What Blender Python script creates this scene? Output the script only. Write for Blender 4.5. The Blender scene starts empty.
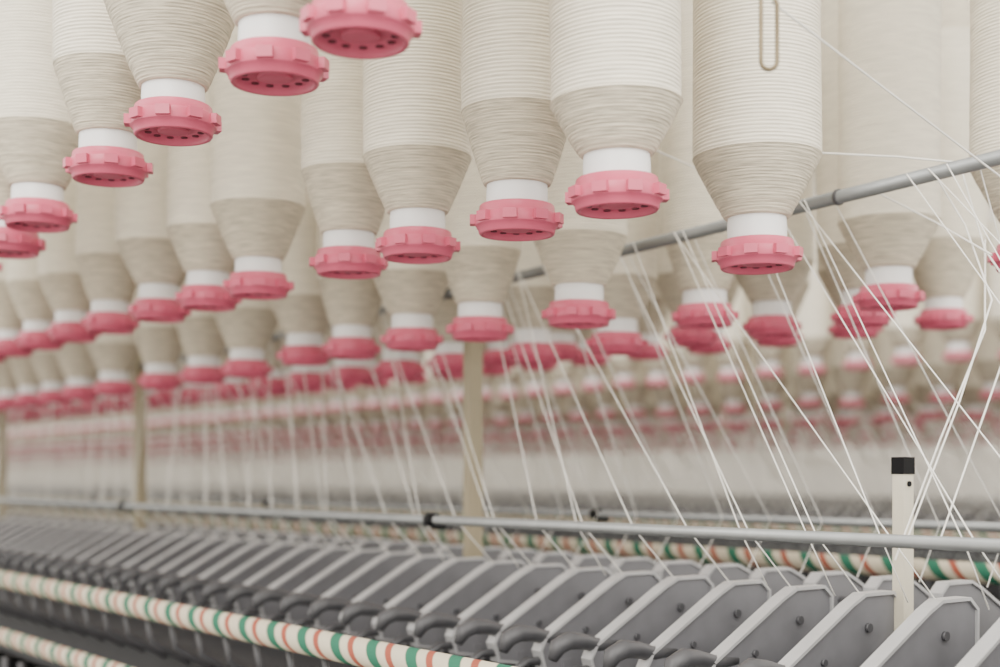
import bpy, bmesh, math, random
from mathutils import Vector, Matrix
random.seed(7)
CZ=1.45
F=1300.0
TH=math.atan(1000/1300.0)
S=bpy.context.scene
col=S.collection

# ---------------- materials ----------------
def newmat(name,color,rough=0.5,metal=0.0,var=0.0,vscale=(40,40,40),bump=0.0,color2=None,spec=0.5):
    m=bpy.data.materials.new(name); m.use_nodes=True
    nt=m.node_tree; b=nt.nodes['Principled BSDF']
    b.inputs['Roughness'].default_value=rough; b.inputs['Metallic'].default_value=metal
    b.inputs['Specular IOR Level'].default_value=spec
    tc=nt.nodes.new('ShaderNodeTexCoord'); mp=nt.nodes.new('ShaderNodeMapping')
    mp.inputs['Scale'].default_value=vscale
    nt.links.new(tc.outputs['Object'],mp.inputs['Vector'])
    n=nt.nodes.new('ShaderNodeTexNoise'); n.inputs['Scale'].default_value=1.0; n.inputs['Detail'].default_value=3
    nt.links.new(mp.outputs['Vector'],n.inputs['Vector'])
    r=nt.nodes.new('ShaderNodeValToRGB')
    c2=color2 or tuple(c*(1-var) for c in color)
    r.color_ramp.elements[0].position=0.35; r.color_ramp.elements[1].position=0.65
    r.color_ramp.elements[0].color=(*c2,1); r.color_ramp.elements[1].color=(*color,1)
    nt.links.new(n.outputs['Fac'],r.inputs['Fac']); nt.links.new(r.outputs['Color'],b.inputs['Base Color'])
    if bump>0:
        bp=nt.nodes.new('ShaderNodeBump'); bp.inputs['Strength'].default_value=bump; bp.inputs['Distance'].default_value=0.001
        nt.links.new(n.outputs['Fac'],bp.inputs['Height']); nt.links.new(bp.outputs['Normal'],b.inputs['Normal'])
    return m
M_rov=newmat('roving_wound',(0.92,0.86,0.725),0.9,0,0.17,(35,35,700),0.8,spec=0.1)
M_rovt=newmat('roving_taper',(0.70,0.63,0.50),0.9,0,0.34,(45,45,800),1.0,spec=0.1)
M_white=newmat('tube_white',(0.84,0.85,0.85),0.35,0,0.03)
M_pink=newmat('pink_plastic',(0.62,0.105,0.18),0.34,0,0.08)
M_pinkhaze=newmat('pink_plastic_hazed',(0.66,0.22,0.27),0.5,0,0.1)  # paler copy for distant caps: haze put into the colour
M_pinkd=newmat('pink_hole',(0.12,0.012,0.025),0.6,0,0.1)
M_str=newmat('roving_strand',(0.88,0.86,0.80),0.9,0,0.08)
M_steel=newmat('rod_grey_steel',(0.27,0.28,0.28),0.35,0.5,0.12)
M_wire=newmat('hanger_wire',(0.20,0.16,0.10),0.3,0.8,0.1)
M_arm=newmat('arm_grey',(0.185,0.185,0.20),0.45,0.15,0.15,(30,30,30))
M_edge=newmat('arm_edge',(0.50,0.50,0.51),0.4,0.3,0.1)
M_dark=newmat('handle_dark',(0.075,0.075,0.082),0.42,0.1,0.2)
M_body=newmat('machine_dark',(0.03,0.03,0.034),0.6,0.2,0.3,(8,8,8))
M_black=newmat('black_plastic',(0.004,0.004,0.005),0.6,spec=.15)
M_post=newmat('post_khaki',(0.34,0.29,0.19),0.6,0.1,0.15,(30,30,4))
M_postw=newmat('post_cream',(0.62,0.57,0.45),0.5,0,0.08)
M_floor=newmat('floor_concrete',(0.18,0.175,0.165),0.6,0,0.15,(2,2,2))
M_wall=newmat('wall_paint',(0.86,0.82,0.74),0.8,0,0.04,(1,1,1))
M_rail=newmat('creel_rail',(0.6,0.58,0.52),0.5,0.3,0.1)

def stripe_mat():
    m=bpy.data.materials.new('striped_cloth'); m.use_nodes=True
    nt=m.node_tree; b=nt.nodes['Principled BSDF']; b.inputs['Roughness'].default_value=0.9
    b.inputs['Specular IOR Level'].default_value=0.1
    tc=nt.nodes.new('ShaderNodeTexCoord'); sx=nt.nodes.new('ShaderNodeSeparateXYZ')
    nt.links.new(tc.outputs['Object'],sx.inputs[0])
    at=nt.nodes.new('ShaderNodeMath'); at.operation='ARCTAN2'
    nt.links.new(sx.outputs['Z'],at.inputs[0]); nt.links.new(sx.outputs['X'],at.inputs[1])
    d=nt.nodes.new('ShaderNodeMath'); d.operation='DIVIDE'; d.inputs[1].default_value=2*math.pi
    nt.links.new(at.outputs[0],d.inputs[0])
    y=nt.nodes.new('ShaderNodeMath'); y.operation='DIVIDE'; y.inputs[1].default_value=0.066
    nt.links.new(sx.outputs['Y'],y.inputs[0])
    a=nt.nodes.new('ShaderNodeMath'); a.operation='ADD'
    nt.links.new(d.outputs[0],a.inputs[0]); nt.links.new(y.outputs[0],a.inputs[1])
    fr=nt.nodes.new('ShaderNodeMath'); fr.operation='FRACT'; nt.links.new(a.outputs[0],fr.inputs[0])
    r=nt.nodes.new('ShaderNodeValToRGB'); cr=r.color_ramp; cr.interpolation='LINEAR'
    cream=(0.58,0.52,0.40,1); red=(0.33,0.09,0.06,1); gr=(0.035,0.15,0.095,1)
    pts=[(0,cream),(0.18,cream),(0.21,red),(0.34,red),(0.37,cream),(0.56,cream),(0.59,gr),(0.83,gr),(0.86,cream)]
    cr.elements[0].position=0; cr.elements[0].color=cream
    cr.elements[1].position=1; cr.elements[1].color=cream
    for p,c in pts[1:]:
        e=cr.elements.new(p); e.color=c
    nt.links.new(fr.outputs[0],r.inputs[0]); nt.links.new(r.outputs[0],b.inputs['Base Color'])
    return m
M_stripe=stripe_mat()

# ---------------- mesh helpers ----------------
def obj(name,mesh,loc=(0,0,0),parent=None,rot=None):
    o=bpy.data.objects.new(name,mesh); col.objects.link(o); o.location=loc
    if rot: o.rotation_euler=rot
    if parent: o.parent=parent
    return o
def empty(name,loc=(0,0,0)):
    o=bpy.data.objects.new(name,None); col.objects.link(o); o.location=loc; o.empty_display_size=0.05
    return o
class MB:
    def __init__(s): s.v=[];s.f=[];s.m=[];s.mats=[];s.sm=[]
    def mi(s,mat):
        if mat not in s.mats: s.mats.append(mat)
        return s.mats.index(mat)
    def lathe(s,prof,n,mat,cap0=False,cap1=False,smooth=True,off=(0,0,0)):
        b=len(s.v); i=s.mi(mat)
        for r,z in prof:
            for k in range(n):
                a=2*math.pi*k/n; s.v.append((off[0]+r*math.cos(a),off[1]+r*math.sin(a),off[2]+z))
        for j in range(len(prof)-1):
            for k in range(n):
                k2=(k+1)%n
                s.f.append((b+j*n+k,b+j*n+k2,b+(j+1)*n+k2,b+(j+1)*n+k)); s.m.append(i); s.sm.append(smooth)
        if cap0: s.f.append(tuple(b+k for k in range(n))[::-1]); s.m.append(i); s.sm.append(False)
        if cap1:
            q=b+(len(prof)-1)*n; s.f.append(tuple(q+k for k in range(n))); s.m.append(i); s.sm.append(False)
    def tube(s,pts,r,n,mat,radii=None,caps=True):
        b=len(s.v); i=s.mi(mat); P=[Vector(p) for p in pts]
        up=Vector((0.13,0.31,0.9)).normalized()
        for j,p in enumerate(P):
            t=(P[min(j+1,len(P)-1)]-P[max(j-1,0)]).normalized()
            x=t.cross(up)
            if x.length<0.1: x=t.cross(Vector((1,0,0)))
            x.normalize(); y=x.cross(t); rr=radii[j] if radii else r
            for k in range(n):
                a=2*math.pi*k/n; q=p+x*rr*math.cos(a)+y*rr*math.sin(a); s.v.append(tuple(q))
        for j in range(len(P)-1):
            for k in range(n):
                k2=(k+1)%n
                s.f.append((b+j*n+k,b+j*n+k2,b+(j+1)*n+k2,b+(j+1)*n+k)); s.m.append(i); s.sm.append(True)
        if caps:
            s.f.append(tuple(b+k for k in range(n))[::-1]); s.m.append(i); s.sm.append(False)
            q=b+(len(P)-1)*n; s.f.append(tuple(q+k for k in range(n))); s.m.append(i); s.sm.append(False)
    def box(s,c,h,mat,M=None):
        b=len(s.v); i=s.mi(mat)
        for dx in(-1,1):
            for dy in(-1,1):
                for dz in(-1,1):
                    p=Vector((c[0]+dx*h[0],c[1]+dy*h[1],c[2]+dz*h[2]))
                    if M: p=M@p
                    s.v.append(tuple(p))
        for f in((0,1,3,2),(4,6,7,5),(0,4,5,1),(2,3,7,6),(0,2,6,4),(1,5,7,3)):
            s.f.append(tuple(b+k for k in f)); s.m.append(i); s.sm.append(False)
    def extr(s,poly,y0,y1,matside,matedge,inset=0.0,depth=0.0):
        b=len(s.v); n=len(poly); e=s.mi(matedge); d=s.mi(matside)
        area=sum(poly[i-1][0]*poly[i][1]-poly[i][0]*poly[i-1][1] for i in range(n))
        if area<0: poly=poly[::-1]
        def offs(poly,t):
            out=[]
            for i in range(n):
                p0=Vector(poly[i-1]);p1=Vector(poly[i]);p2=Vector(poly[(i+1)%n])
                a=(p1-p0).normalized();c=(p2-p1).normalized()
                na=Vector((-a.y,a.x));nc=Vector((-c.y,c.x)); mm=(na+nc).normalized()
                mm=mm*t/max(0.5,mm.dot(na))
                out.append((p1.x+mm.x,p1.y+mm.y))
            return out
        ins=offs(poly,inset) if inset else poly
        rings=[(ins,y0+depth),(ins,y0),(poly,y0),(poly,y1),(ins,y1),(ins,y1-depth)] if inset else [(poly,y0),(poly,y1)]
        for pl,y in rings:
            for p in pl: s.v.append((p[0],y,p[1]))
        for j in range(len(rings)-1):
            for k in range(n):
                k2=(k+1)%n; s.f.append((b+j*n+k,b+j*n+k2,b+(j+1)*n+k2,b+(j+1)*n+k)); s.m.append(e); s.sm.append(False)
        s.f.append(tuple(b+k for k in range(n))[::-1]); s.m.append(d); s.sm.append(False)
        q=b+(len(rings)-1)*n; s.f.append(tuple(q+k for k in range(n))); s.m.append(d); s.sm.append(False)
    def mesh(s,name):
        me=bpy.data.meshes.new(name); me.from_pydata(s.v,[],s.f)
        for m in s.mats: me.materials.append(m)
        me.polygons.foreach_set('material_index',s.m); me.polygons.foreach_set('use_smooth',s.sm)
        bm=bmesh.new(); bm.from_mesh(me); bmesh.ops.recalc_face_normals(bm,faces=bm.faces); bm.to_mesh(me); bm.free()
        me.update(); return me

# ---------------- roving bobbin (origin = cap flange centre) ----------------
def bobbin_mesh(name,R,taper,collar,hi=True,seed=0):
    rnd=random.Random(seed); m=MB(); n=48 if hi else 16
    pk=M_pink if hi else M_pinkhaze
    zt=0.0125; zb=-0.0125
    m.lathe([(0.026,zt-0.002),(0.0308,zt),(0.0318,zt-0.001),(0.0330,0.0052),(0.0348,0.0046),(0.0356,0.0035),(0.0356,-0.0045),(0.0350,-0.0055),(0.0335,-0.006),(0.0322,zb+0.001),(0.0314,zb),(0.0294,zb),(0.0286,zb+0.001),(0.0282,zb+0.0055),(0.0,zb+0.0055)],n,pk)
    if hi:
        for k in range(9):
            a=2*math.pi*(k+0.5)/9; M=Matrix.Rotation(a,4,'Z')
            m.box((0.0370,0,-0.0002),(0.0029,0.0058,0.0040),pk,M)
        for k in range(12):
            a=2*math.pi*k/12; c=(0.0225*math.cos(a),0.0225*math.sin(a),zb+0.0052)
            m.lathe([(0.0028,-0.0006),(0.0028,0.0006)],10,M_pinkd,cap0=True,off=c)
        m.lathe([(0.013,zb+0.006),(0.013,zb+0.004),(0.011,zb+0.0035),(0.0,zb+0.0035)],20,pk)
    else:
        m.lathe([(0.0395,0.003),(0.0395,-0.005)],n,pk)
    m.lathe([(0.0262,zt-0.003),(0.0262,zt+collar*0.5),(0.0255,zt+collar+0.004)],n,M_white)
    z0=zt+collar; L=0.36; prof=[]
    pitch=0.0025 if hi else 0.02
    nt=int(taper/pitch)
    r0=0.0285
    for j in range(nt+1):
        t=j/nt; r=r0+(R-r0)*(t**0.92)+rnd.uniform(-0.00022,0.00022); z=z0+taper*t
        if hi: prof+= [(r-0.0006,z),(r+0.0003,z+pitch*0.3),(r+.0003+(R-r0)/nt*.5,z+pitch*.7)]
        else: prof.append((r,z))
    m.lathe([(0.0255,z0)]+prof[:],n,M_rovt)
    last=prof[-1]; prof=[last]; pitch=0.0033 if hi else .02
    nb=int((L-taper)/pitch); z1=z0+taper
    for j in range(1,nb+1):
        z=z1+j*pitch; rb=R+0.0004*math.sin(j*0.07+seed)+rnd.uniform(-0.0001,0.0001)
        if hi: prof+=[(rb-0.0009,z-pitch*.1),(rb+0.00015,z+pitch*0.12),(rb+0.0004,z+pitch*.40),(rb+0.00015,z+pitch*.68)]
        else: prof.append((rb,z))
    m.lathe(prof,n,M_rov)
    zt2=prof[-1][1]
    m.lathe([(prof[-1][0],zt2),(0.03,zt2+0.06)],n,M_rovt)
    m.lathe([(0.0255,zt2+0.055),(0.0255,zt2+0.09),(0.012,zt2+0.092)],n,M_white)
    m.lathe([(0.012,zt2+0.09),(0.010,zt2+0.15),(0.004,zt2+0.155)],12,M_rail,cap1=True)
    return m.mesh(name)
VAR=[(0.0505,0.050,0.018),(0.0475,0.060,0.017),(0.056,0.052,0.020),(0.053,0.058,0.017),(0.058,0.076,0.016),(0.0505,0.038,0.018)]
HI=[bobbin_mesh('roving_bobbin_hi%d'%i,*v,hi=True,seed=i) for i,v in enumerate(VAR)]
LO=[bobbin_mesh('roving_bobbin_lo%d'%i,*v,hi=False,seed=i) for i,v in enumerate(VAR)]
def bob(L,t,h,var=None,parent=None,name='roving_bobbin'):
    if var is None: var=random.randrange(5)
    Z=L*math.sin(TH)+t*math.cos(TH)
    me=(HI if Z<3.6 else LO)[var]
    o=obj(name,me,(L,t,CZ+h)); o.rotation_euler=(random.uniform(-.015,.015),random.uniform(-.015,.015),random.uniform(0,6.28))
    if parent: o.parent=parent
    return o
row1=[(.7325,3,.297),(.852,0,.299),(1.0317,4,.298),(1.179,1,.288),(1.380,3,.275),(1.4787,1,.260)]
row1+=[(1.64+.15*i,None,.256) for i in range(3)]
row2=[(.742,5),(.867,1),(1.0177,0),(1.1427,1),(1.3417,3),(1.4735,0),(1.622,2),(1.795,1),(1.945,0)]+[(2.095+.15*i,None) for i in range(8)]
row3=[(1.0567,0),(1.2348,1),(1.380,0),(1.527,1),(1.6577,0),(1.841,None),(1.997,None),(2.174,None),(2.394,None),(2.571,None)]+[(2.72+.15*i,None) for i in range(16)]
row4=[(1.2356,0),(1.409,2),(1.6,1)]+[(1.748+.15*i,None) for i in range(24)]
row5=[(1.03+.15*i,None) for i in range(30)]
row6=[(1.07+.15*i,None) for i in range(34)]
bank=empty('roving_bobbin_bank')
def put(L,t,h,v):
    Z=L*math.sin(TH)+t*math.cos(TH)
    if Z<2.0: bob(L,t,h,v)
    else: bob(L,t,h,v,parent=bank,name='bobbin')
for t,v,h in row1: put(.448,t,h,v)
for t,v in row2: put(.685,t,.218,v)
put(.885,.776,.197,2)
for t,v in row3: put(.92,t,.175 if t<1.75 else .168,v)
put(1.14,1.081,.192,1)
put(1.14,.662,.207,2)
for t,v in row4: put(1.14,t,.172,v)
put(1.258,.907,.205,2)
for t,v in row5: put(1.375,t,.205,v)
for t,v in row6: put(1.61,t,.222,v)

ROWS=[(.448,.295),(.685,.2155),(.92,.176),(1.14,.172),(1.375,.205),(1.61,.222)]
def rails(off,y0,y1,name):
    m=MB()
    for L,h in ROWS:
        m.box((L+off,(y0+y1)/2,CZ+h+0.545),(0.02,(y1-y0)/2,0.012),M_rail)
    t=y0+0.3
    while t<y1:
        m.box((1.03+off,t,CZ+0.80),(0.62,0.012,0.012),M_rail)
        for L,h in ROWS: m.box((L+off,t,CZ+(h+0.55+0.80)/2),(0.008,0.008,(0.80-h-0.55)/2),M_rail)
        t+=1.03
    obj(name,m.mesh(name))
rails(0,0.2,6.5,'creel_top_rail')

def far_bank(off,y0,y1,name):
    e=empty(name)
    for ri,(L,h) in enumerate(ROWS):
        t=y0+0.05*ri
        while t<y1:
            v=random.randrange(5)
            o=obj('bobbin',LO[v],(L+off,t,CZ+h+random.uniform(-.004,.004)),parent=e)
            t+=.15
far_bank(2.4,0.5,13,'roving_bobbin_bank')
far_bank(4.8,3.0,20,'roving_bobbin_bank')
rails(2.4,0.4,13,'creel_top_rail')
rails(4.8,3,20,'creel_top_rail')

# ---------------- rods ----------------
def rodh(t): return .277-.0316*(t-.629) if t<2.2 else .277-.0316*1.571
m=MB(); m.tube([(1.03,0.1,CZ+rodh(.1)),(1.03,2.2,CZ+rodh(2.2)),(1.03,6.5,CZ+rodh(3))],.0066,16,M_steel)
for t in (.8,1.45): m.tube([(1.03,t-.0015,CZ+rodh(t)),(1.03,t+.0015,CZ+rodh(t))],.0080,16,M_dark)
obj('creel_guide_rod',m.mesh('creel_guide_rod'))
def lower_rod(L,h,r,clips,y1,name):
    m=MB(); m.tube([(L,0.15,CZ+h),(L,y1,CZ+h)],r,16,M_steel)
    for t in clips:
        m.tube([(L,t-.008,CZ+h),(L,t+.008,CZ+h)],.0078,14,M_black); m.box((L+.010,t,CZ+h-.005),(.007,.005,.006),M_black)
    obj(name,m.mesh(name))
Zt=lambda x,L:(F*L/(math.cos(TH)*(x+500))-L*math.sin(TH))/math.cos(TH)
lower_rod(.87,-.0505,.0054,[Zt(432,.87)-.97,Zt(432,.87),Zt(124,.87),Zt(124,.87)+.97],6.5,'thread_guide_rod')
lower_rod(1.19,-.0505,.0052,[Zt(597,1.19)+.97*i for i in range(4)],6.5,'thread_guide_rod')

# ---------------- posts ----------------
def post(L,t,h0,h1,w,mat,cap=False,name='creel_support_post'):
    m=MB(); H=(h1-h0)/2
    m.box((0,0,H),(w/2,w/2*.8,H),mat)
    m.box((0,0,.004),(w*.8,w*.8,.004),mat)
    if cap:
        m.box((0,0,2*H-.002),(w/2+.0008,w/2*.8+.0008,.0075),M_black)
        m.tube([(0,-w*.4-.0015,2*H-.018),(0,-w*.4,2*H-.018)],.0025,10,M_black)
    o=obj(name,m.mesh(name),(L,t,CZ+h0))
for x in (473,140,2): post(1.03,Zt(x,1.03),-.30,.76,.0205,M_post)
post(.98,Zt(903,.98),-.2,.012,.0145,M_postw,cap=True,name='capped_post')

# ---------------- drafting arms ----------------
def arm_mesh():
    m=MB()
    body=[(0,0),(-.040,0),(-.058,-.008),(-.148,-.058),(-.156,-.072),(-.15,-.092),(-.10,-.10),(-.02,-.12),(.012,-.12),(.012,-.01)]
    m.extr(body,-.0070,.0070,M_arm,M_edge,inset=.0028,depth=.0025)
    for x,z,r in((-.035,-.03,.004),(-.095,-.055,.003),(-.02,-.075,.0045)):
        for sgn in(-1,1):
            m.tube([(x,sgn*.004,z),(x,sgn*.0075,z)],r,12,M_dark)
    pts=[(-.115,0,-.060),(-.142,0,-.060),(-.162,0,-.055),(-.178,0,-.053),(-.191,0,-.058),(-.197,0,-.070)]
    m.tube(pts,.01,12,M_dark,radii=[.0055,.007,.0078,.0088,.0085,.0045])
    m.tube([(-.145,0,-.083),(-.168,0,-.082),(-.185,0,-.092)],.0045,8,M_dark)
    m.tube([(-.12,-.026,-.108),(-.12,.026,-.108)],.014,14,M_dark)
    m.tube([(-.055,-.026,-.125),(-.055,.026,-.125)],.014,14,M_dark)
    m.box((-.12,0,-.095),(.006,.006,.012),M_arm)
    return m.mesh('drafting_arm')
ARM=arm_mesh()
def arms(off,y0,y1,front=True,name='drafting_arm_row'):
    e=empty(name); t=y0
    while t<y1:
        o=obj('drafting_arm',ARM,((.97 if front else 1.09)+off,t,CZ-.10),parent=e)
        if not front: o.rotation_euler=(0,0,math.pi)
        t+=.075
arms(0,.25,6.3,True); arms(0,.35,6.3,False)
arms(2.4,.8,13,True); arms(4.8,3,20,True)

# ---------------- striped rollers & machine body ----------------
def roller(L,h,r,y0,y1,name='striped_clearer_roller'):
    m=MB(); H=(y1-y0)/2
    m.tube([(0,-H,0),(0,-H+.001,0),(0,H,0)],r,24,M_stripe)
    m.tube([(0,-H-.03,0),(0,H+.03,0)],r*.3,10,M_steel)
    obj(name,m.mesh(name),(L,(y0+y1)/2,CZ+h))
roller(.65,-.167,.0136,.2,6.3)
roller(.62,-.248,.012,.2,6.3)
roller(1.41,-.1155,.0125,.3,6.3)
roller(3.05,-.16,.0125,.8,13)
def frame(off,y0,y1,name):
    m=MB(); c=(y0+y1)/2; H=(y1-y0)/2
    m.box((1.03+off,c,CZ-.27),(.32,H,.04),M_body)
    m.box((1.03+off,c,CZ-.21),(.05,H,.06),M_dark)
    m.box((1.03+off,c,CZ-.85),(.30,H,.45),M_body)
    m.box((.62+off,c,CZ-.50),(.05,H,.008),M_dark)
    m.box((1.03+off,c,CZ-1.38),(.42,H,.07),M_body)
    for L,h in((.85,-.225),(.915,-.24),(1.21,-.225),(1.145,-.24)):
        m.tube([(L+off,y0,CZ+h),(L+off,y1,CZ+h)],.012,12,M_steel)
    t=y0+.04
    while t<y1:
        m.tube([(.655+off,t,CZ-.178),(.66+off,t,CZ-.21),(.74+off,t,CZ-.26)],.004,6,M_dark)
        m.tube([(.60+off,t+.03,CZ-.50),(.60+off,t+.03,CZ-.27)],.005,6,M_dark)
        m.tube([(.60+off,t+.03,CZ-.49),(.60+off,t+.03,CZ-.36)],.018,8,M_arm)
        t+=.075
    obj(name,m.mesh(name))
frame(0,.2,6.4,'spinning_machine_frame')
frame(2.4,.7,13,'spinning_machine_frame')
frame(4.8,3,20,'spinning_machine_frame')

# ---------------- roving strands ----------------
def strand(m,pts,r=.0008,n=6):
    m.tube(pts,r,n,M_str,caps=False)
def strands(off,y0,y1,name,r=.0006,step=.075,extra=.6):
    m=MB(); t=y0
    while t<y1:
        s=random.gauss(.34,.05); rh=rodh(t+s)
        U=(1.03+off-.006,t+s,CZ+rh+.004)
        strand(m,[U,(.885+off,t+.01,CZ-.05),(.935+off,t,CZ-.105)],r)
        s=random.gauss(.07,.05)
        U=(1.03+off+.006,t+s,CZ+rodh(t+s)+.004)
        strand(m,[U,(1.175+off,t+.01,CZ-.05),(1.125+off,t,CZ-.105)],r)
        if random.random()<extra:
            s=random.uniform(.25,.42)
            strand(m,[(1.03+off-.006,t+s,CZ+rodh(t+s)+.004),(.885+off,t+.02,CZ-.05),(.935+off,t+.03,CZ-.105)],r)
        t+=step
    obj(name,m.mesh(name))
strands(0,.1,6,'roving_strands')
strands(2.4,.8,13,'roving_strands',r=.0019,step=.0375,extra=.9)
strands(4.8,3,20,'roving_strands',r=.0024,step=.0375,extra=.9)
m=MB()
def P(x,y,Z):  # photo measurement -> world point at measured depth
    X=(x-500)*Z/F; h=(477-y)*Z/F
    return (X*math.cos(TH)+Z*math.sin(TH),-X*math.sin(TH)+Z*math.cos(TH),CZ+h)
for pts in ([(772,2,.89),(880,85,1.0),(1060,222,1.1)],
            [(822,153,1.2),(900,157,1.2),(985,165,1.16)],
            [(655,150,1.3),(700,170,1.4),(760,200,1.5)],
            [(878,193,1.25),(935,222,1.2),(992,255,1.1)],
            [(938,180,1.2),(965,225,1.15),(992,300,1.1),(960,400,1.08),(905,545,1.05)],
            [(985,240,1.2),(985,330,1.12),(940,440,1.08),(895,560,1.05)],
            [(960,165,1.2),(985,250,1.15),(1040,330,1.1)],
            [(1010,340,1.15),(975,440,1.1),(940,540,1.08)]):
    strand(m,[P(*p) for p in pts],.0009)
obj('roving_strands',m.mesh('crossing_strands'))

# ---------------- empty hanger hook (row 2, vacant place) ----------------
m=MB()
zb=CZ+.277
w=.0055
pts=[(-w,0,.30),(-w,0,.01)]
for k in range(0,9):
    a=math.pi+math.pi*k/8; pts.append((w*math.cos(a),0,.006+w*math.sin(a)))
pts+=[(w,0,.01),(w,0,.045),(w*.3,0,.054)]
R=Matrix.Rotation(-TH,3,'Z')
m.tube([tuple(R@Vector(p)) for p in pts],.0016,8,M_wire)
m.tube([tuple(R@Vector((-w,0,.29))),tuple(R@Vector((-w,0,.48)))],.006,10,M_rail)
obj('bobbin_hanger_hook',m.mesh('bobbin_hanger_hook'),(.685,.59,zb))

# ---------------- hall ----------------
def quad(name,vs,mat):
    me=bpy.data.meshes.new(name); me.from_pydata(vs,[],[(0,1,2,3)]); me.materials.append(mat); return obj(name,me)
quad('floor',[(-3,-3,0),(14,-3,0),(14,30,0),(-3,30,0)],M_floor)
quad('wall_right',[(9,-3,0),(9,30,0),(9,30,4.2),(9,-3,4.2)],M_wall)
quad('wall_back',[(-3,24,0),(9,24,0),(9,24,4.2),(-3,24,4.2)],M_wall)

# ---------------- light ----------------
w=bpy.data.worlds.new('hall_light'); S.world=w; w.use_nodes=True
bg=w.node_tree.nodes['Background']; bg.inputs[0].default_value=(1.0,0.955,0.875,1); bg.inputs[1].default_value=2.65
for i,(x,y,p) in enumerate([(-0.6,0.2,62),(0.6,-1.0,40)]):
    l=bpy.data.lights.new('ceiling_light','AREA'); l.shape='RECTANGLE'; l.size=1.2; l.size_y=2.5; l.energy=p; l.color=(1,.965,.91)
    o=bpy.data.objects.new('ceiling_light',l); col.objects.link(o); o.location=(x,y,CZ+1.7)
    d=Vector((.9,1.2,CZ))-o.location; o.rotation_euler=d.to_track_quat('-Z','Y').to_euler()

# ---------------- camera ----------------
c=bpy.data.cameras.new('camera'); c.sensor_width=36; c.lens=F*36/1000; c.shift_y=143.5/1000; c.clip_start=.02
c.dof.use_dof=True; c.dof.focus_distance=1.08; c.dof.aperture_fstop=3.6
o=bpy.data.objects.new('camera',c); col.objects.link(o); o.location=(0,0,CZ); o.rotation_euler=(math.pi/2,0,-TH)
S.camera=o
